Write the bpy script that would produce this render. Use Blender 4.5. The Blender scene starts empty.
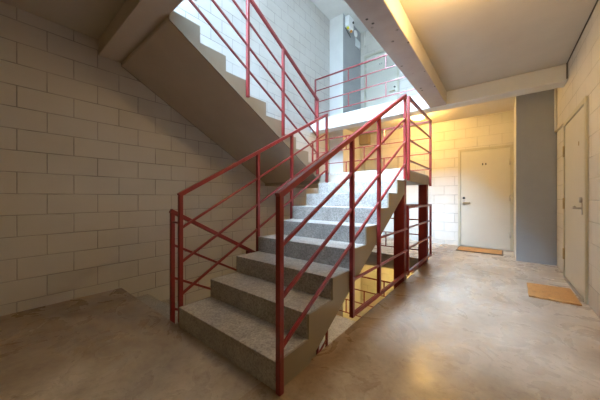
import bpy, bmesh, math, random
from mathutils import Vector, Matrix
random.seed(4)
C = bpy.context.scene.collection
S = 2.76                 # storey height
RISER = S / 18
TREAD = 0.277
LAND = S / 2             # half landing height
CEIL = 2.715             # underside of a slab
XL, XR = -3.37, 0.645    # left and right block walls
YF, YB = 6.35, -3.0      # far wall and the wall behind the viewer
Y0 = 0.955               # first riser
AX0, AX1 = -2.0, -0.92  # width of the rising flight
BX1 = -2.17              # inner side of the returning flight
LY0, LY1 = Y0 + 8 * TREAD, 4.50
VOIDX = -0.94
BEAMY = 4.57
SLOPE = RISER / TREAD

# ------------------------------------------------------------------ materials
def new_mat(name):
    m = bpy.data.materials.new(name); m.use_nodes = True
    nt = m.node_tree; nt.nodes.clear()
    out = nt.nodes.new('ShaderNodeOutputMaterial'); b = nt.nodes.new('ShaderNodeBsdfPrincipled')
    nt.links.new(b.outputs[0], out.inputs[0])
    return m, nt, b

def noise(nt, scale, detail=4, rough=0.6, vec=None, dist=0.0):
    n = nt.nodes.new('ShaderNodeTexNoise'); n.inputs['Scale'].default_value = scale
    n.inputs['Detail'].default_value = detail; n.inputs['Roughness'].default_value = rough
    n.inputs['Distortion'].default_value = dist
    if vec is not None: nt.links.new(vec, n.inputs['Vector'])
    return n.outputs[0]

def ramp(nt, fac, stops):
    r = nt.nodes.new('ShaderNodeValToRGB'); e = r.color_ramp.elements
    while len(e) < len(stops): e.new(0.5)
    for el, (p, c) in zip(e, stops): el.position = p; el.color = (*c, 1)
    nt.links.new(fac, r.inputs[0]); return r.outputs[0]

def mix(nt, fac, a, b, mode='MIX'):
    m = nt.nodes.new('ShaderNodeMix'); m.data_type = 'RGBA'; m.blend_type = mode
    for sock, v in ((m.inputs[0], fac), (m.inputs[6], a), (m.inputs[7], b)):
        if isinstance(v, (int, float)): sock.default_value = v
        elif isinstance(v, tuple): sock.default_value = (*v, 1)
        else: nt.links.new(v, sock)
    return m.outputs[2]

def maths(nt, op, a, b=0.0, clamp=False):
    m = nt.nodes.new('ShaderNodeMath'); m.operation = op; m.use_clamp = clamp
    for sock, v in ((m.inputs[0], a), (m.inputs[1], b)):
        if isinstance(v, (int, float)): sock.default_value = v
        else: nt.links.new(v, sock)
    return m.outputs[0]

def coords(nt):
    return nt.nodes.new('ShaderNodeTexCoord').outputs['Object']

def bump(nt, b, height, strength=0.3, dist=0.01):
    n = nt.nodes.new('ShaderNodeBump'); n.inputs['Strength'].default_value = strength
    n.inputs['Distance'].default_value = dist
    nt.links.new(height, n.inputs['Height']); nt.links.new(n.outputs[0], b.inputs['Normal'])

def simple(name, col, rough=0.5, metal=0.0, var=0.06, scale=6, bumps=0.0, bscale=80, emit=None, power=0):
    m, nt, b = new_mat(name); v = coords(nt)
    dark = tuple(max(0, c * (1 - var)) for c in col); lite = tuple(min(1, c * (1 + var)) for c in col)
    nt.links.new(ramp(nt, noise(nt, scale, vec=v), [(0.3, dark), (0.7, lite)]), b.inputs['Base Color'])
    b.inputs['Roughness'].default_value = rough; b.inputs['Metallic'].default_value = metal
    if bumps: bump(nt, b, noise(nt, bscale, vec=v), bumps, 0.004)
    if emit:
        b.inputs['Emission Color'].default_value = (*emit, 1); b.inputs['Emission Strength'].default_value = power
    return m

def block_wall(name, axis, col, row=0.2, length=0.4, zoff=0.0, uoff=0.0, joint=0.0045, jdark=0.5, fill=0.7):
    """painted concrete blocks laid in running bond; axis = the horizontal axis of the wall"""
    m, nt, b = new_mat(name); v = coords(nt)
    sep = nt.nodes.new('ShaderNodeSeparateXYZ'); nt.links.new(v, sep.inputs[0])
    com = nt.nodes.new('ShaderNodeCombineXYZ')
    nt.links.new(maths(nt, 'ADD', sep.outputs[axis], uoff + 40 * length), com.inputs[0])
    nt.links.new(maths(nt, 'ADD', sep.outputs[2], zoff + 40 * row), com.inputs[1])
    # slightly uneven joints
    wob = noise(nt, 3.0, 2, vec=v)
    br = nt.nodes.new('ShaderNodeTexBrick'); br.offset = 0.5; br.squash = 1.0
    nt.links.new(com.outputs[0], br.inputs['Vector'])
    br.inputs['Scale'].default_value = 1.0
    br.inputs['Brick Width'].default_value = length; br.inputs['Row Height'].default_value = row
    br.inputs['Mortar Size'].default_value = joint; br.inputs['Mortar Smooth'].default_value = 0.5
    br.inputs['Bias'].default_value = 0.0
    c2 = tuple(c * 0.93 for c in col)
    br.inputs['Color1'].default_value = (*col, 1); br.inputs['Color2'].default_value = (*c2, 1)
    br.inputs['Mortar'].default_value = (*[c * jdark for c in col], 1)
    # paint patchily fills some joints
    patch = ramp(nt, noise(nt, 2.2, 3, vec=v), [(0.42, (0, 0, 0)), (0.60, (fill, fill, fill))])
    base = mix(nt, patch, br.outputs['Color'], (col[0] * .965, col[1] * .965, col[2] * .965))
    soil = ramp(nt, noise(nt, 1.1, 5, vec=v), [(0.35, (0.9, 0.88, 0.85)), (0.65, (1, 1, 1))])
    nt.links.new(mix(nt, 1.0, base, soil, 'MULTIPLY'), b.inputs['Base Color'])
    b.inputs['Roughness'].default_value = 0.55
    inv = maths(nt, 'SUBTRACT', 1.0, br.outputs['Fac'])
    h = maths(nt, 'ADD', inv, maths(nt, 'MULTIPLY', noise(nt, 45, 3, vec=v), 0.12))
    bump(nt, b, h, 0.8, 0.006)
    return m

WHITE = (0.62, 0.595, 0.545)
M = {}
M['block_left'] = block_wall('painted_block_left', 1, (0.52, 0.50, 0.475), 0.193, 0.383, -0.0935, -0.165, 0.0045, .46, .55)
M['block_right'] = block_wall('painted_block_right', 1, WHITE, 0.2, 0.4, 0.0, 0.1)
M['block_far'] = block_wall('painted_block_far', 0, WHITE, 0.2, 0.4, 0.11, 0.0, .004, .62, .8)
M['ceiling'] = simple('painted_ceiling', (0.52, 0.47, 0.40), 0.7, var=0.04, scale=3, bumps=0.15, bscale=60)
M['stair_paint'] = simple('stair_paint', (0.36, 0.315, 0.25), 0.55, var=0.05, scale=4)
M['stringer'] = simple('darkened_side_paint', (0.25, 0.215, 0.165), 0.5, var=0.05, scale=4)  # stair colour darkened on the sides to offset strong lamp light
M['soffit'] = simple('lightened_soffit_paint', (0.52, 0.45, 0.375), 0.6, var=0.05, scale=3)  # stair colour lightened in place of light reaching the undersides
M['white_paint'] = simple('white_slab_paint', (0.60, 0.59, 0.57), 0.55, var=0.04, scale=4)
M['pilaster'] = simple('grey_pilaster_paint', (0.30, 0.315, 0.335), 0.5, var=0.04, scale=4)
M['pilaster_side'] = simple('lamplit_pilaster_side', (0.60, 0.58, 0.53), 0.5, var=0.04, scale=4)  # yellow lamp light on the pilaster's left face, put into its colour
M['door'] = simple('door_paint', (0.54, 0.515, 0.44), 0.42, var=0.03, scale=3)
M['door_frame'] = simple('door_frame_paint', (0.46, 0.43, 0.33), 0.42, var=0.03, scale=3)
M['steel'] = simple('brushed_steel', (0.45, 0.43, 0.40), 0.32, 1.0)
M['dark'] = simple('dark_plastic', (0.02, 0.02, 0.02), 0.5)
M['brass'] = simple('worn_brass', (0.42, 0.34, 0.2), 0.4, 0.9)
M['pipe'] = simple('white_conduit_paint', (0.74, 0.70, 0.62), 0.4)
M['plastic'] = simple('white_plastic', (0.82, 0.83, 0.84), 0.35)
M['yellow'] = simple('yellow_plastic', (0.85, 0.72, 0.04), 0.35)
M['orange'] = simple('orange_plastic', (0.8, 0.35, 0.05), 0.35)
M['paper'] = simple('pale_panel', (0.62, 0.66, 0.69), 0.5)
M['boxwood'] = simple('brown_box', (0.36, 0.27, 0.17), 0.6)
M['mat_edge'] = simple('mat_rim', (0.07, 0.045, 0.03), 0.8)
M['joint_line'] = simple('dark_joint_strip', (0.10, 0.085, 0.065), 0.7)
M['glass_lamp'] = simple('opal_lamp_glass', (0.9, 0.85, 0.7), 0.35, emit=(1.0, 0.72, 0.32), power=6)

def mk_red():
    m, nt, b = new_mat('red_rail_paint'); v = coords(nt)
    wear = ramp(nt, noise(nt, 9, 5, vec=v), [(0.35, (0.185, 0.017, 0.019)), (0.75, (0.25, 0.028, 0.028))])
    nt.links.new(wear, b.inputs['Base Color']); b.inputs['Roughness'].default_value = 0.28
    bump(nt, b, noise(nt, 70, 2, vec=v), 0.06, 0.003); return m
M['red'] = mk_red()
M['red_column'] = simple('red_column_paint', (0.17, 0.016, 0.014), 0.4, var=0.1, scale=8)

def mk_beam():
    m, nt, b = new_mat('rough_beam_concrete'); v = coords(nt)
    vo = nt.nodes.new('ShaderNodeTexVoronoi'); vo.inputs['Scale'].default_value = 11; nt.links.new(v, vo.inputs['Vector'])
    pits = ramp(nt, vo.outputs['Distance'], [(0.12, (0.06, 0.045, 0.04)), (0.19, (1, 1, 1))])
    keep = ramp(nt, noise(nt, 4, 2, vec=v), [(0.50, (1, 1, 1)), (0.58, (0, 0, 0))])
    pits = mix(nt, keep, pits, (1, 1, 1))
    base = ramp(nt, noise(nt, 3, 6, vec=v), [(0.3, (0.32, 0.27, 0.24)), (0.7, (0.41, 0.355, 0.325))])
    nt.links.new(mix(nt, 1.0, base, pits, 'MULTIPLY'), b.inputs['Base Color'])
    b.inputs['Roughness'].default_value = 0.65
    bump(nt, b, noise(nt, 25, 5, vec=v), 0.25, 0.006); return m
M['beam'] = mk_beam()

def mk_floor():
    m, nt, b = new_mat('worn_polished_concrete'); v = coords(nt)
    sep = nt.nodes.new('ShaderNodeSeparateXYZ'); nt.links.new(v, sep.inputs[0])
    n1 = noise(nt, 1.3, 8, 0.65, v, 0.15)
    n2 = noise(nt, 3.2, 7, 0.62, v, 0.9)
    n3 = noise(nt, 38, 3, 0.6, v)
    base = ramp(nt, n1, [(0.32, (0.34, 0.27, 0.20)), (0.48, (0.45, 0.395, 0.335)), (0.66, (0.56, 0.515, 0.46))])
    pat = ramp(nt, n2, [(0.25, (0.58, 0.56, 0.53)), (0.5, (0.93, 0.93, 0.93)), (0.75, (1.15, 1.15, 1.16))])
    base = mix(nt, 0.62, base, pat, 'MULTIPLY')
    fl = ramp(nt, noise(nt, 14, 5, 0.75, v, 0.4), [(0.24, (0.45, 0.40, 0.35)), (0.50, (1, 1, 1))])
    base = mix(nt, 0.6, base, fl, 'MULTIPLY')
    base = mix(nt, 0.35, base, ramp(nt, n3, [(0.3, (0.8, 0.78, 0.75)), (0.7, (1.1, 1.1, 1.1))]), 'MULTIPLY')
    # brown grime along the edge of the stair opening and by the left wall
    d = maths(nt, 'SUBTRACT', sep.outputs[0], VOIDX)
    d = maths(nt, 'ADD', d, maths(nt, 'MULTIPLY', maths(nt, 'SUBTRACT', n2, 0.5), 0.28))
    band = ramp(nt, d, [(0.0, (1, 1, 1)), (0.12, (0.95, 0.95, 0.95)), (0.26, (0, 0, 0))])
    # ... only on the hall side (d > -0.05)
    side = maths(nt, 'GREATER_THAN', sep.outputs[0], VOIDX - 0.1)
    band = maths(nt, 'MULTIPLY', band, side)
    along = nt.nodes.new('ShaderNodeMapRange'); nt.links.new(sep.outputs[1], along.inputs[0])
    along.inputs[1].default_value = 0.55; along.inputs[2].default_value = 1.25
    band = maths(nt, 'MULTIPLY', band, along.outputs[0])
    base = mix(nt, band, base, mix(nt, 1.0, base, (0.62, 0.50, 0.37), 'MULTIPLY'))
    dl = maths(nt, 'MULTIPLY', maths(nt, 'SUBTRACT', sep.outputs[0], XL), 0.6)
    dl = maths(nt, 'ADD', dl, maths(nt, 'MULTIPLY', maths(nt, 'SUBTRACT', n2, 0.5), 0.9))
    grime = ramp(nt, dl, [(0.0, (1, 1, 1)), (0.45, (0.6, 0.6, 0.6)), (1.0, (0, 0, 0))])
    base = mix(nt, grime, base, mix(nt, 1.0, base, (0.66, 0.52, 0.38), 'MULTIPLY'))
    nt.links.new(base, b.inputs['Base Color'])
    r = nt.nodes.new('ShaderNodeMapRange'); nt.links.new(n2, r.inputs[0])
    r.inputs[1].default_value = 0.3; r.inputs[2].default_value = 0.7
    r.inputs[3].default_value = 0.38; r.inputs[4].default_value = 0.20
    nt.links.new(r.outputs[0], b.inputs['Roughness'])
    bump(nt, b, n2, 0.12, 0.004); return m
M['floor'] = mk_floor()

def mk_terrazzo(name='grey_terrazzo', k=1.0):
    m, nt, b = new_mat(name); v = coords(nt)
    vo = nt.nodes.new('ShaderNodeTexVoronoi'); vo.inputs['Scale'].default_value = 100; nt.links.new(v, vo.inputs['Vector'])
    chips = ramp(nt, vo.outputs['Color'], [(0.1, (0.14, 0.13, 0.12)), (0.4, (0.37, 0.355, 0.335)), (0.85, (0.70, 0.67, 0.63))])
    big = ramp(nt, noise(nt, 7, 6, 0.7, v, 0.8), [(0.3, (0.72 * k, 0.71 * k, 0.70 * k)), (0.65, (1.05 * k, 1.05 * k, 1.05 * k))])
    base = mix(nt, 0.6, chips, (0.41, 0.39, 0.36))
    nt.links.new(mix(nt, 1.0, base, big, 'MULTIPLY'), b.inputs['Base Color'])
    b.inputs['Roughness'].default_value = 0.42
    bump(nt, b, noise(nt, 50, 3, vec=v), 0.15, 0.003); return m
M['terrazzo'] = mk_terrazzo(); M['riser'] = mk_terrazzo('dark_riser_terrazzo', 0.78)

def mk_mat():
    m, nt, b = new_mat('coir_mat'); v = coords(nt)
    base = ramp(nt, noise(nt, 130, 3, 0.7, v), [(0.3, (0.33, 0.16, 0.05)), (0.7, (0.56, 0.31, 0.11))])
    st = ramp(nt, noise(nt, 9, 4, 0.7, v), [(0.34, (0.55, 0.5, 0.45)), (0.45, (1, 1, 1))])
    nt.links.new(mix(nt, 0.7, base, st, 'MULTIPLY'), b.inputs['Base Color'])
    b.inputs['Roughness'].default_value = 0.95
    bump(nt, b, noise(nt, 220, 2, vec=v), 0.8, 0.006); return m
M['coir'] = mk_mat()

# ------------------------------------------------------------------ mesh helpers (world coordinates, moved to the root on linking)
def box(bm, x0, x1, y0, y1, z0, z1):
    vs = [bm.verts.new((x, y, z)) for z in (z0, z1) for y in (y0, y1) for x in (x0, x1)]
    for f in ((0, 2, 3, 1), (4, 5, 7, 6), (0, 1, 5, 4), (2, 6, 7, 3), (0, 4, 6, 2), (1, 3, 7, 5)):
        bm.faces.new([vs[i] for i in f])

def bar(bm, p, q, w, h=None):
    """a square or flat bar from p to q; h is the depth in the vertical plane, w across it"""
    h = h or w; p, q = Vector(p), Vector(q); d = (q - p).normalized()
    side = d.cross(Vector((0, 0, 1)))
    if side.length < 1e-4: side = Vector((1, 0, 0))
    side.normalize(); up = side.cross(d).normalized()
    ring = []
    for c in (p, q):
        ring.append([bm.verts.new(c + side * sx * w / 2 + up * sy * h / 2) for sx, sy in ((-1, -1), (1, -1), (1, 1), (-1, 1))])
    a, b = ring
    bm.faces.new(a[::-1]); bm.faces.new(b)
    for i in range(4): bm.faces.new((a[i], a[(i + 1) % 4], b[(i + 1) % 4], b[i]))

def prism(bm, pts, x0, x1):
    """outline of (y, z) points extruded along x"""
    a = [bm.verts.new((x0, y, z)) for y, z in pts]; b = [bm.verts.new((x1, y, z)) for y, z in pts]
    bm.faces.new(a); bm.faces.new(b[::-1])
    n = len(pts)
    for i in range(n): bm.faces.new((a[i], b[i], b[(i + 1) % n], a[(i + 1) % n]))

def cyl(bm, p, q, r, r2=None, n=16):
    p, q = Vector(p), Vector(q); d = q - p
    rot = d.to_track_quat('Z', 'Y').to_matrix().to_4x4()
    bmesh.ops.create_cone(bm, cap_ends=True, segments=n, radius1=r, radius2=r if r2 is None else r2, depth=d.length,
                          matrix=Matrix.Translation((p + q) / 2) @ rot)

def dome(bm, c, r, h, n=24, rings=7, down=True):
    prev = None; c = Vector(c); s = -1 if down else 1
    top = [bm.verts.new(c + Vector((r * math.cos(a), r * math.sin(a), 0))) for a in [i * 2 * math.pi / n for i in range(n)]]
    bm.faces.new(top); prev = top
    for k in range(1, rings):
        t = k / rings * math.pi / 2; rr = r * math.cos(t); z = s * h * math.sin(t)
        cur = [bm.verts.new(c + Vector((rr * math.cos(a), rr * math.sin(a), z))) for a in [i * 2 * math.pi / n for i in range(n)]]
        for i in range(n): bm.faces.new((prev[i], prev[(i + 1) % n], cur[(i + 1) % n], cur[i]))
        prev = cur
    tip = bm.verts.new(c + Vector((0, 0, s * h)))
    for i in range(n): bm.faces.new((prev[i], prev[(i + 1) % n], tip))

def obj(name, bm, mat, parent=None, bevel=0.0, smooth=False):
    base = Vector((0, 0, 0)); p = parent
    while p is not None: base += p.location; p = p.parent
    if isinstance(bm, bpy.types.Mesh): me = bm
    else:
        bmesh.ops.recalc_face_normals(bm, faces=bm.faces)
        if parent is not None: bmesh.ops.translate(bm, verts=bm.verts, vec=-base)
        me = bpy.data.meshes.new(name); bm.to_mesh(me); bm.free()
        me.materials.append(M[mat])
        if smooth:
            for f in me.polygons: f.use_smooth = True
    o = bpy.data.objects.new(name, me); C.objects.link(o); o.parent = parent
    if bevel:
        b = o.modifiers.new('edge', 'BEVEL'); b.width = bevel; b.segments = 2; b.limit_method = 'ANGLE'
    return o

def BM(): return bmesh.new()

def thing(name, label, cat, loc, group=None):
    o = bpy.data.objects.new(name, None); C.objects.link(o); o.location = loc; o.empty_display_size = 0.1
    o['label'] = label; o['category'] = cat
    if group: o['group'] = group
    return o

def tag(o, label, cat, group=None, kind=None):
    o['label'] = label; o['category'] = cat
    if group: o['group'] = group
    if kind: o['kind'] = kind
    return o

def dup(root, dz=0.0, label=None, dx=0.0, dy=0.0):
    r = root.copy(); C.objects.link(r); r.location = root.location + Vector((dx, dy, dz))
    if label: r['label'] = label
    for ch in list(root.children):
        c = ch.copy(); C.objects.link(c); c.parent = r
        for g in ch.children:
            d = g.copy(); C.objects.link(d); d.parent = c
    return r

def struct(name, bm, mat, label, cat, bevel=0.0):
    return tag(obj(name, bm, mat, None, bevel), label, cat, None, 'structure')

# ------------------------------------------------------------------ the shell
ZB, ZT = -S - 0.15, 2 * S + 0.2
ROOF = S + CEIL + 0.01
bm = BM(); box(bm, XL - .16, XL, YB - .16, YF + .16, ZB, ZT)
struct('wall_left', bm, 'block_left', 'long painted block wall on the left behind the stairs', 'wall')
bm = BM(); box(bm, XR, XR + .16, YB - .16, YF + .16, ZB, ZT)
struct('wall_right', bm, 'block_right', 'painted block wall on the right holding the nearer door', 'wall')
bm = BM(); box(bm, XL, XR, YF, YF + .16, ZB, ZT)
struct('wall_back', bm, 'block_far', 'painted block wall at the far end holding the farther door', 'wall')
bm = BM(); box(bm, XL, XR, YB - .16, YB, ZB, ZT)
struct('wall_front', bm, 'block_far', 'block wall behind the viewer', 'wall')

def slab(bm, z, thick=S - CEIL):
    z0 = z - thick
    ys = Y0
    box(bm, XL, VOIDX, YB, ys, z0, z)                 # near part, up to the stair opening
    box(bm, AX0 - .06, VOIDX, ys, 1.13, z0, z)        # lip in front of the rising flight
    box(bm, VOIDX, XR, YB, YF, z0, z)                 # hall on the right
    box(bm, XL, VOIDX, BEAMY, YF, z0, z)              # gallery beyond the stairs
bm = BM(); slab(bm, 0.0)
struct('floor', bm, 'floor', 'worn mottled concrete floor around the stair opening', 'floor')
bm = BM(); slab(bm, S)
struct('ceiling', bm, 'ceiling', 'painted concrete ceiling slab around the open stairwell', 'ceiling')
bm = BM(); box(bm, XL, XR, YB, YF, -S - .1, -S)
struct('floor_lower', bm, 'floor', 'concrete floor of the storey below, seen through the opening', 'floor')
SKX0, SKX1, SKY0, SKY1 = -3.1, -0.95, -2.3, 1.6
bm = BM()
box(bm, XL, SKX0, YB, YF, ROOF, ROOF + .12); box(bm, SKX1, XR, YB, YF, ROOF, ROOF + .12)
box(bm, SKX0, SKX1, YB, SKY0, ROOF, ROOF + .12); box(bm, SKX0, SKX1, SKY1, YF, ROOF, ROOF + .12)
struct('ceiling_upper', bm, 'white_paint', 'white ceiling high above the stairwell', 'ceiling')
# roof light over the stairwell: a kerb round the hole
bm = BM()
for a in ((SKX0 - .06, SKX0, SKY0 - .06, SKY1 + .06), (SKX1, SKX1 + .06, SKY0 - .06, SKY1 + .06),
          (SKX0, SKX1, SKY0 - .06, SKY0), (SKX0, SKX1, SKY1, SKY1 + .06)):
    box(bm, *a, ROOF + .12, ROOF + .22)
struct('window_1', bm, 'white_paint', 'kerb of the roof light above the stairwell', 'skylight')

# beams under the slabs: far edge of the stairwell, its long side, its near edge
def beam_x(z):  # far edge, seen white above the stairs and cream on the right
    b_ = BM(); box(b_, XL, VOIDX, BEAMY, BEAMY + .26, z + 2.50, z + CEIL)
    box(b_, VOIDX, XR, BEAMY, BEAMY + .26, z + 2.50, z + CEIL)
    return b_
struct('trim_1', beam_x(0), 'white_paint', 'painted beam across the far edge of the stairwell', 'beam', 0.012)
bm = BM(); box(bm, -0.925, -0.685, YB, BEAMY, 2.50, CEIL)
t2 = struct('trim_2', bm, 'beam', 'rough pitted concrete beam running along the hall ceiling', 'beam', 0.01)
t2.data.materials.append(M['ceiling'])
for f in t2.data.polygons:
    if f.normal.x > .5: f.material_index = 1       # hall side takes the lighter ceiling colour, standing in for lamplight
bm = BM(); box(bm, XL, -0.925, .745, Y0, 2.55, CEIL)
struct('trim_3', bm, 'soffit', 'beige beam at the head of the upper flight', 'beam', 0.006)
struct('trim_4', beam_x(-S), 'stair_paint', 'edge beam under the far gallery floor', 'beam', 0.006)
bm = BM(); box(bm, VOIDX, -0.685, YB, BEAMY, 2.50 - S, CEIL - S)
struct('trim_5', bm, 'beam', 'concrete beam under the edge of the hall floor', 'beam')

# pilasters
bm = BM(); box(bm, .176, XR, 5.38, YF, -S, CEIL)
p1 = struct('trim_6', bm, 'pilaster', 'grey painted pilaster between the two doors', 'pilaster', 0.006)
p1.data.materials.append(M['pilaster_side'])
for f in p1.data.polygons:
    if f.normal.x < -0.5: f.material_index = 1  # lamp-lit left face, coloured lighter than the grey
bm = BM(); box(bm, XL, -2.99, 5.38, YF, -S, 2.5)
box(bm, XL, -2.99, 5.38, YF, 2.5, CEIL)
box(bm, XL, -2.99, 5.38, YF, S, ROOF)
p2 = struct('trim_7', bm, 'white_paint', 'tall pilaster in the far left corner with a grey side face', 'pilaster')
p2.data.materials.append(M['pilaster'])
for f in p2.data.polygons:
    if f.normal.x > 0.5 and f.center.z > S: f.material_index = 1
# dark strip along the line where the right wall meets the ceiling and beam
bm = BM(); bar(bm, (XR - .008, YB, CEIL - .006), (XR - .008, BEAMY - .01, CEIL - .006), .009, .008)
bar(bm, (XR - .008, BEAMY - .008, CEIL), (XR - .008, BEAMY - .008, 2.52), .014, .012)
struct('trim_8', bm, 'joint_line', 'dark strip along the joint between the right wall and the ceiling', 'joint')

# ------------------------------------------------------------------ doors
def far_door(num, x0, x1, z, hinge_right, label):
    """frame outer x0..x1 on the far wall"""
    root = thing('door_%d' % num, label, 'door', ((x0 + x1) / 2, YF, z)); root['kind'] = 'structure'
    fr = BM(); t = .05; y = YF
    H = 2.05
    box(fr, x0, x0 + t, y - .030, y, z, z + H); box(fr, x1 - t, x1, y - .030, y, z, z + H)
    box(fr, x0 + t, x1 - t, y - .030, y, z + H - t, z + H)
    obj('door_frame', fr, 'door_frame', root, .004)
    lf = BM(); box(lf, x0 + t + .004, x1 - t - .004, y - .016, y - .001, z + .012, z + H - t - .004)
    leaf = obj('door_leaf', lf, 'door', root, .003)
    th = BM(); box(th, x0 + t, x1 - t, y - .05, y - .0005, z, z + .011); obj('threshold', th, 'steel', root)
    hx = x1 - t if hinge_right else x0 + t
    for zz in (.30, 1.02, 1.72):
        hb = BM(); cyl(hb, (hx, y - .028, z + zz - .06), (hx, y - .028, z + zz + .06), .011); obj('hinge', hb, 'steel', root, 0, True)
    s = 1 if hinge_right else -1
    kx = (x0 + t + .055) if hinge_right else (x1 - t - .055)
    pl = BM(); box(pl, kx - .018, kx + .018, y - .022, y - .015, z + .86, z + .97); hd = obj('handle_plate', pl, 'steel', leaf, .003)
    lv = BM(); cyl(lv, (kx, y - .018, z + .92), (kx, y - .065, z + .92), .012); cyl(lv, (kx, y - .062, z + .92), (kx + s * .115, y - .062, z + .915), .012)
    obj('lever', lv, 'brass', leaf, 0, True)
    lk = BM(); cyl(lk, (kx, y - .015, z + 1.02), (kx, y - .036, z + 1.02), .024); obj('lock', lk, 'dark', leaf, 0, True)
    nx = (x0 + x1) / 2
    for d in (-.026, .026):
        nb = BM(); box(nb, nx + d - .010, nx + d + .010, y - .0195, y - .0155, z + 1.69, z + 1.73); obj('door_number', nb, 'dark', leaf, .002)
    return root
far_door(1, -.735, .172, 0, True, 'cream flat door in the far wall beside the grey pilaster')
far_door(2, -2.88, -1.97, S, False, 'pale door on the upper gallery behind the red guard rail')
far_door(3, -2.88, -1.97, 0, False, 'door in the yellow lit wall behind the half landing')
# door in the right wall
root = thing('door_4', 'cream flat door in the right block wall beside the larger orange mat', 'door', (XR, 4.19, 0)); root['kind'] = 'structure'
y0, y1, H, t = 3.60, 4.74, 2.0, .055
fr = BM(); box(fr, XR - .022, XR, y0, y0 + t, 0, H); box(fr, XR - .022, XR, y1 - t, y1, 0, H); box(fr, XR - .022, XR, y0 + t, y1 - t, H - t, H)
obj('door_frame', fr, 'door_frame', root, .004)
lf = BM(); box(lf, XR - .010, XR - .001, y0 + t + .004, y1 - t - .004, .012, H - t - .004); leaf = obj('door_leaf', lf, 'door', root, .003)
th = BM(); box(th, XR - .030, XR - .001, y0 + t, y1 - t, 0, .011); obj('threshold', th, 'steel', root)
for zz in (.30, .95, 1.62):
    hb = BM(); cyl(hb, (XR - .020, y1 - t, zz - .07), (XR - .020, y1 - t, zz + .07), .012); obj('hinge', hb, 'brass', root, 0, True)
ky = 3.79
pl = BM(); box(pl, XR - .016, XR - .009, ky - .02, ky + .02, .85, .97); obj('handle_plate', pl, 'steel', leaf, .003)
lv = BM(); cyl(lv, (XR - .012, ky, .915), (XR - .062, ky, .915), .011); cyl(lv, (XR - .059, ky, .915), (XR - .059, ky + .14, .915), .011)
cyl(lv, (XR - .059, ky + .14, .915), (XR - .035, ky + .145, .93), .010)
obj('lever', lv, 'steel', leaf, 0, True)
lk = BM(); cyl(lk, (XR - .009, ky + .01, 1.0), (XR - .030, ky + .01, 1.0), .03); obj('lock', lk, 'steel', leaf, 0, True)
nb = BM(); box(nb, XR - .014, XR - .0095, 3.915, 3.94, 1.575, 1.62); obj('door_number', nb, 'brass', leaf, .002)

# ------------------------------------------------------------------ stair flights
def flight(name, label, x0, x1, z0, sgn, off, group, cut_floor=False):
    """sgn +1: climbs towards +y from Y0; sgn -1: climbs towards -y from the landing"""
    def Y(k): return Y0 + TREAD * k if sgn > 0 else LY0 - TREAD * k
    root = thing(name, label, 'stairs', ((x0 + x1) / 2, Y(0), z0), group)
    # zigzag outline of the concrete body
    def outline(drop, setback):
        pts = [(Y(0) + sgn * setback, z0)]
        for k in range(8):
            zt = z0 + RISER * (k + 1) - drop
            pts.append((Y(k) + sgn * setback, zt)); pts.append((Y(k + 1) + (sgn * setback if k < 7 else 0), zt))
        zs = lambda y: z0 + RISER + (y - Y(0)) * sgn * SLOPE - off
        pts.append((Y(8), zs(Y(8))))
        if cut_floor:
            yf = Y(0) + sgn * (off - RISER) / SLOPE
            pts.append((yf, z0))
        else:
            pts.append((Y(0), zs(Y(0))))
        return pts
    b_ = BM(); prism(b_, outline(.034, .022), x0 + .0121, x1 - .0121); obj('waist_slab', b_, 'soffit', root)
    for xa, xb in ((x0, x0 + .012), (x1 - .012, x1)):
        b_ = BM(); prism(b_, outline(0, 0), xa, xb); obj('stringer', b_, 'stringer', root)
    for k in range(8):
        zt = z0 + RISER * (k + 1)
        b_ = BM()
        ya, yb = Y(k), Y(k + 1)
        pts = [(ya - sgn * .004, zt - RISER + .0005), (ya - sgn * .004, zt + .002), (yb + (sgn * .022 if k < 7 else 0), zt + .002),
               (yb + (sgn * .022 if k < 7 else 0), zt - .034), (ya + sgn * .022, zt - .034), (ya + sgn * .022, zt - RISER + .0005)]
        prism(b_, pts, x0 + .012, x1 - .012)
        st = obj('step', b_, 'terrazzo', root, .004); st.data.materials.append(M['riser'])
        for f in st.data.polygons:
            if f.normal.y * sgn < -.9: f.material_index = 1       # the upright face, in darker terrazzo
    return root
FG = 'stair flights'
A = flight('stair_flight', 'speckled grey flight climbing from the floor between two red railings', AX0, AX1, 0, 1, .30, FG, True)
B = flight('stair_flight', 'upper beige flight along the left wall, seen from below', XL + .002, BX1, LAND, -1, .245, FG)
B1 = dup(B, -S, 'flight going down along the left wall behind the first red post')
A1 = dup(A, -S, 'lowest flight seen through the floor opening under the stairs')

def landing(z, label, name='stair_landing'):
    root = thing(name, label, 'landing', ((XL + AX1) / 2, LY0, z), 'half landings')
    b_ = BM(); box(b_, XL, AX1, LY0, LY1, z - .145, z - .02); obj('landing_slab', b_, 'stair_paint', root, .004)
    b_ = BM(); box(b_, XL, AX1 - .012, LY0 - .004, LY1, z - .0195, z + .002); obj('landing_surface', b_, 'terrazzo', root, .003)
    return root
L = landing(LAND, 'half landing at the top of the grey flight, on red columns')
L1 = dup(L, -S, 'lower half landing seen down through the floor opening')

# ------------------------------------------------------------------ red steel
def post(bm, x, y, z0, z1, w=.032): box(bm, x - w / 2, x + w / 2, y - w / 2, y + w / 2, z0, z1)
def rail_obj(root, p, q, w=.02, h=None, name='rail'):
    b_ = BM(); bar(b_, p, q, w, h); return obj(name, b_, 'red', root, .003)
def post_obj(root, x, y, z0, z1, w=.032):
    b_ = BM(); post(b_, x, y, z0, z1, w); return obj('post', b_, 'red', root, .003)
RG = 'red stair railings'
def rake(y): return RISER + (y - Y0) * SLOPE       # nosing line of the rising flight
OFFS = (0.0, -.275, -.55, -.81)
TOP = .885

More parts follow.
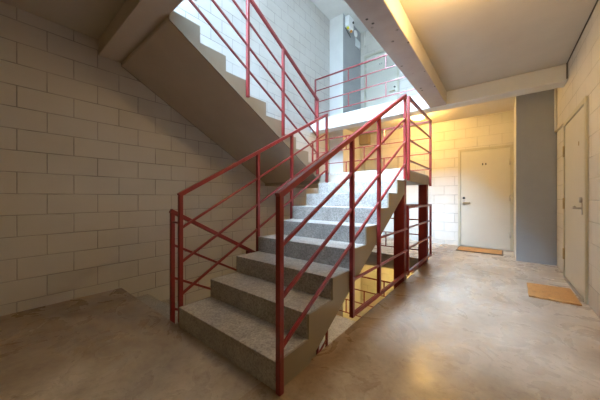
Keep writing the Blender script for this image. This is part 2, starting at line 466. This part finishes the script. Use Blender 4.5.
# right railing of the rising flight, reaching down to guard the floor opening
xr = AX1 + .0175
R = thing('stair_railing', 'red railing on the near right side of the stairs, tall front post on the floor', 'railing', (xr, .935, 0), RG)
ya, yd = .955, 3.125
PY = (ya, 1.765, 2.31, yd)
rail_obj(R, (xr, ya - .016, rake(ya - .016) + TOP), (xr, yd + .016, rake(yd + .016) + TOP), .034, .034, 'handrail')
for o_ in OFFS[1:]:
    ys = ya
    rail_obj(R, (xr, ys, rake(ys) + TOP + o_), (xr, yd, rake(yd) + TOP + o_))
for y, zb in zip(PY, (0.0, .10, .11, 1.245)):
    post_obj(R, xr, y, zb, rake(y) + TOP - .01)
rail_obj(R, (xr, PY[1], .115), (xr, 3.20, .115), .026, .03)
rail_obj(R, (xr, PY[1], .385), (xr, 3.20, .385))
rail_obj(R, (xr, PY[2], .645), (xr, 3.20, .645))

# left railing
xl = AX0 - .0175
RL = thing('stair_railing', 'red railing on the left side of the grey stairs, towards the block wall', 'railing', (xl, .97, RISER), RG)
yl = (.975, 1.80, 2.35, 3.14)
rail_obj(RL, (xl, yl[0] - .016, rake(yl[0] - .016) + TOP), (xl, yl[3] + .016, rake(yl[3] + .016) + TOP), .034, .034, 'handrail')
for o_ in OFFS[1:]:
    rail_obj(RL, (xl, yl[0], rake(yl[0]) + TOP + o_), (xl, yl[3], rake(yl[3]) + TOP + o_))
for y, zb in zip(yl, (.02, .42, .72, 1.24)):
    post_obj(RL, xl, y, zb, rake(y) + TOP - .01)
RL1 = dup(RL, -S, 'red railing of the lowest flight glimpsed under the stairs')

# railing of the returning flight
def rakeB(y): return S - (y - Y0) * SLOPE
xb = BX1 + .0175
RB = thing('stair_railing', 'red railing of the upper flight sloping down from the top of the picture', 'railing', (xb, 3.12, LAND), RG)
yb_ = (.972, 1.775, 2.34, 3.10)
TB = .915
rail_obj(RB, (xb, yb_[0] - .016, rakeB(yb_[0] - .016) + TB), (xb, yb_[3] + .016, rakeB(yb_[3] + .016) + TB), .034, .034, 'handrail')
for o_ in OFFS[1:]:
    rail_obj(RB, (xb, yb_[0], rakeB(yb_[0]) + TB + o_), (xb, yb_[3], rakeB(yb_[3]) + TB + o_))
for y, d in zip(yb_, (.14, .19, .19, .20)):
    post_obj(RB, xb, y, rakeB(y) - d, rakeB(y) + TB - .01)
rail_obj(RB, (xb, yb_[0], S + .82), (xl - .016, yb_[0], S + .82), .016, .016, 'link_bar')
RB1 = dup(RB, -S, 'red railing of the flight going down beside the left block wall')

# landing railing: right side and back, one welded frame
LG = 'landing guard rails'
LR = thing('landing_railing', 'red railing round the open corner of the half landing', 'railing', (xr, LY1, LAND), LG)
LZ = (.885, .615, .365, .105); yr = LY1 + .0175
for i, z in enumerate(LZ):
    w = .032 if i == 0 else .02
    rail_obj(LR, (xr, 3.27, LAND + z), (xr, LY1 - .01, LAND + z), w, w, 'handrail' if i == 0 else 'rail')
    rail_obj(LR, (xr, yr, LAND + z), (XL + .08, yr, LAND + z), .022 if i == 0 else .016, None, 'handrail' if i == 0 else 'rail')
post_obj(LR, xr, 3.27, 1.235, LAND + .90); post_obj(LR, xr, LY1 - .01, 1.21, LAND + .90, .034)
post_obj(LR, XL + .10, yr, LAND - .1, LAND + .88)
def staggered(root, x_start, x_end, y, zs, step=.385):
    k = 0; x = x_start
    while x < x_end:
        pairs = ((0, 1), (2, 3)) if k % 2 == 0 else ((1, 2),)
        for a, b in pairs:
            b_ = BM(); box(b_, x - .009, x + .009, y - .009, y + .009, zs[b], zs[a]); obj('spacer', b_, 'red', root, .002)
        x += step; k += 1
staggered(LR, -2.44, -1.1, yr, [LAND + z for z in LZ])
LR1 = dup(LR, -S, 'red rails of the lower landing seen against the yellow wall below')

# gallery guards
def gallery(z, x0, x1, label):
    root = thing('gallery_railing', label, 'railing', ((x0 + x1) / 2, BEAMY + .04, z), 'gallery guard rails')
    zs = [z + q for q in (.90, .65, .395, .135)]
    for i, q in enumerate(zs):
        rail_obj(root, (x0, BEAMY + .04, q), (x1, BEAMY + .04, q), .026 if i == 0 else .018, None, 'handrail' if i == 0 else 'rail')
    post_obj(root, x0, BEAMY + .04, z, z + .91, .03); post_obj(root, x1, BEAMY + .04, z, z + .91, .03)
    staggered(root, -2.44, x1 - .1, BEAMY + .04, zs)
    return root
G = gallery(S, XL + .11, -.98, 'red horizontal guard rail along the white edge of the upper gallery')
G0 = dup(G, -S, 'red guard rail on floor level, seen under the half landing')

# guard panel on the floor between the two columns
P = thing('guard_panel', 'red floor guard panel between the two red columns under the landing', 'railing', (xr, 3.85, 0))
for i, z in enumerate((.905, .655, .40, .105)):
    rail_obj(P, (xr, 3.235, z), (xr, 4.50, z), .03 if i in (0, 3) else .022, None, 'handrail' if i == 0 else 'rail')
post_obj(P, xr, 3.235, .075, .925, .03); post_obj(P, xr, 4.50, .075, .92, .03)

# columns carrying the landing
def column(y, z, label):
    b_ = BM(); w = .125
    x1 = AX1 - .012
    root = thing('steel_column', label, 'column', (x1 - w / 2, y, z), 'red steel columns')
    box(b_, x1 - w, x1, y - .05, y + .05, z, z + S - .147); obj('shaft', b_, 'red_column', root, .004)
    b_ = BM(); box(b_, x1 - w - .015, x1 + .004, y - .058, y + .058, z, z + .012); obj('base_plate', b_, 'red_column', root)
    return root
column(3.235, -LAND + .0025, 'red steel column under the landing, beside the stair flight')
column(4.425, -LAND + .0025, 'red steel column under the far corner of the landing')

# ------------------------------------------------------------------ door mats
def doormat(x0, x1, y0, y1, label):
    root = thing('doormat', label, 'doormat', ((x0 + x1) / 2, (y0 + y1) / 2, 0), 'doormats')
    b_ = BM(); box(b_, x0, x1, y0, y1, .0005, .012); obj('rim', b_, 'mat_edge', root, .004)
    b_ = BM(); box(b_, x0 + .022, x1 - .022, y0 + .03, y1 - .03, .0122, .019); obj('coir_pile', b_, 'coir', root, .003)
    return root
doormat(-.705, .02, 5.70, 6.20, 'flat orange brown doormat with dark rim at the far door')
root = thing('doormat', 'larger plain orange coir doormat at the right door', 'doormat', (.42, 3.76, 0), 'doormats')
b_ = BM()
vs = [(.215, 3.50), (.588, 3.50), (.592, 4.05), (.228, 4.02)]
lo = [b_.verts.new((x, y, .0005)) for x, y in vs]; hi = [b_.verts.new((x, y, .018)) for x, y in vs]
b_.faces.new(lo[::-1]); b_.faces.new(hi)
for i in range(4): b_.faces.new((lo[i], lo[(i + 1) % 4], hi[(i + 1) % 4], hi[i]))
obj('coir_pile', b_, 'coir', root, .004)

# ------------------------------------------------------------------ fittings
b_ = BM()
cyl(b_, (XR - .016, 5.362, 2.02), (XR - .016, 5.362, CEIL), .015); cyl(b_, (XR - .016, 5.362, 2.02), (XR - .016, 4.745, 1.995), .013)
tag(obj('conduit', b_, 'pipe', None, 0, True), 'cream conduit pipe running down by the grey pilaster to the right door', 'pipe')

def dome_lamp(x, y, z, label):
    root = thing('ceiling_lamp', label, 'lamp', (x, y, z), 'round ceiling lamps')
    b_ = BM(); cyl(b_, (x, y, z - .03), (x, y, z), .15, None, 28); obj('lamp_base', b_, 'plastic', root, .004)
    b_ = BM(); dome(b_, (x, y, z - .031), .14, .075); obj('lamp_shade', b_, 'glass_lamp', root, 0, True)
    return root
HALL = (-.21, 2.06, CEIL); GAL = (-1.33, 5.50, CEIL)
dome_lamp(*HALL, 'round opal lamp on the hall ceiling in front of the two doors')
dome_lamp(-.21, -1.3, CEIL, 'round opal lamp on the hall ceiling behind the viewer')
g = dome_lamp(*GAL, 'round opal lamp on the gallery ceiling beyond the white beam')
dome_lamp(-1.6, 5.45, CEIL - S, 'round opal lamp on the ceiling of the storey below')

# emergency light on the side of the upper pilaster
PX = -2.99
E_ = thing('emergency_light', 'white emergency light box with yellow lamps high on the upper pilaster', 'lamp', (PX, 5.60, 5.15))
b_ = BM(); box(b_, PX, PX + .11, 5.48, 5.72, 5.20, 5.46); obj('housing', b_, 'plastic', E_, .01)
for y, m_ in ((5.53, 'yellow'), (5.70, 'orange')):
    b_ = BM(); cyl(b_, (PX + .055, y, 5.215), (PX + .055, y - .01, 5.165), .022, .034); obj('lamp_head', b_, m_, E_, 0, True)
b_ = BM(); cyl(b_, (PX + .11, 5.68, 5.36), (PX + .13, 5.68, 5.36), .028); obj('knob', b_, 'dark', E_)
b_ = BM(); cyl(b_, (PX + .006, 5.47, 5.18), (PX + .006, 5.76, 5.08), .006); obj('cable', b_, 'dark', E_)
b_ = BM(); cyl(b_, (PX, 6.03, 5.31), (PX + .03, 6.03, 5.31), .085, .07, 24)
tag(obj('air_valve', b_, 'plastic', None, .004), 'round white air valve on the grey side of the upper pilaster', 'vent')
b_ = BM(); box(b_, PX, PX + .02, 6.03, 6.29, 5.0, 5.2)
tag(obj('cover_panel', b_, 'paper', None, .003), 'square pale cover panel below the round valve on the upper pilaster', 'panel')
b_ = BM(); cyl(b_, (-2.865, YF - .016, 5.07), (-2.865, YF - .016, 5.48), .014)
tag(obj('conduit', b_, 'pipe', None, 0, True), 'short white conduit above the upper gallery door', 'pipe')
J = thing('junction_box', 'brown square box on the yellow wall above the gallery door behind the landing', 'box', (-2.84, YF, 2.44))
b_ = BM(); box(b_, -2.97, -2.71, YF - .12, YF, 2.44, 2.70); obj('housing', b_, 'boxwood', J, .006)
b_ = BM(); box(b_, -2.955, -2.725, YF - .126, YF - .1205, 2.455, 2.685); obj('lid', b_, 'boxwood', J, .002)

# ------------------------------------------------------------------ light
def point(name, loc, power, col, r=.10):
    l = bpy.data.lights.new(name, 'POINT'); l.energy = power; l.color = col; l.shadow_soft_size = r
    o = bpy.data.objects.new(name, l); C.objects.link(o); o.location = loc; return o
WARM = (1.0, .70, .34)
point('hall_lamp_light', (HALL[0], HALL[1], HALL[2] - .18), 35, (1.0, .66, .27), .06)
point('gallery_lamp_light', (GAL[0], GAL[1], GAL[2] - .20), 58, (1.0, .59, .14))
point('lower_lamp_light', (-1.6, 5.45, CEIL - S - .24), 70, (1.0, .68, .22))
point('rear_lamp_light', (-.21, -1.3, CEIL - .18), 6.5, (1.0, .68, .34), .06)
l = bpy.data.lights.new('skylight_daylight', 'AREA'); l.shape = 'RECTANGLE'; l.size = SKX1 - SKX0 - .05; l.size_y = 2.6
l.energy = 620; l.color = (.43, .69, 1.0)
o = bpy.data.objects.new('skylight_daylight', l); C.objects.link(o)
o.location = ((SKX0 + SKX1) / 2, -.95, ROOF + .2)
l = bpy.data.lights.new('bright_cloudy_sky', 'SUN'); l.energy = 84; l.angle = math.radians(70); l.color = (.585, .77, 1.0)
o = bpy.data.objects.new('bright_cloudy_sky', l); C.objects.link(o); o.location = (-2.4, -3, 9)
o.rotation_euler = Vector((.42, .66, -.66)).to_track_quat('-Z', 'Y').to_euler()
w = bpy.data.worlds.new('sky'); bpy.context.scene.world = w; w.use_nodes = True
bg = w.node_tree.nodes['Background']; bg.inputs[0].default_value = (.62, .78, 1.0, 1); bg.inputs[1].default_value = 1.0

# ------------------------------------------------------------------ camera
cam = bpy.data.cameras.new('camera'); co = bpy.data.objects.new('camera', cam); C.objects.link(co)
co.location = (0, 0, 1.02); co.rotation_euler = (math.pi / 2, 0, math.atan2(202, 251.4))
cam.sensor_width = 36; cam.lens = 251.4 / 600 * 36; cam.shift_y = -2 / 600; cam.clip_start = .05
sc = bpy.context.scene; sc.camera = co
sc.view_settings.view_transform = 'Standard'; sc.view_settings.look = 'None'
sc.view_settings.gamma = 1; sc.view_settings.use_curve_mapping = False
sc.view_settings.exposure = 0.3
sc.cycles.use_denoising = True; sc.cycles.max_bounces = 12; sc.cycles.diffuse_bounces = 8
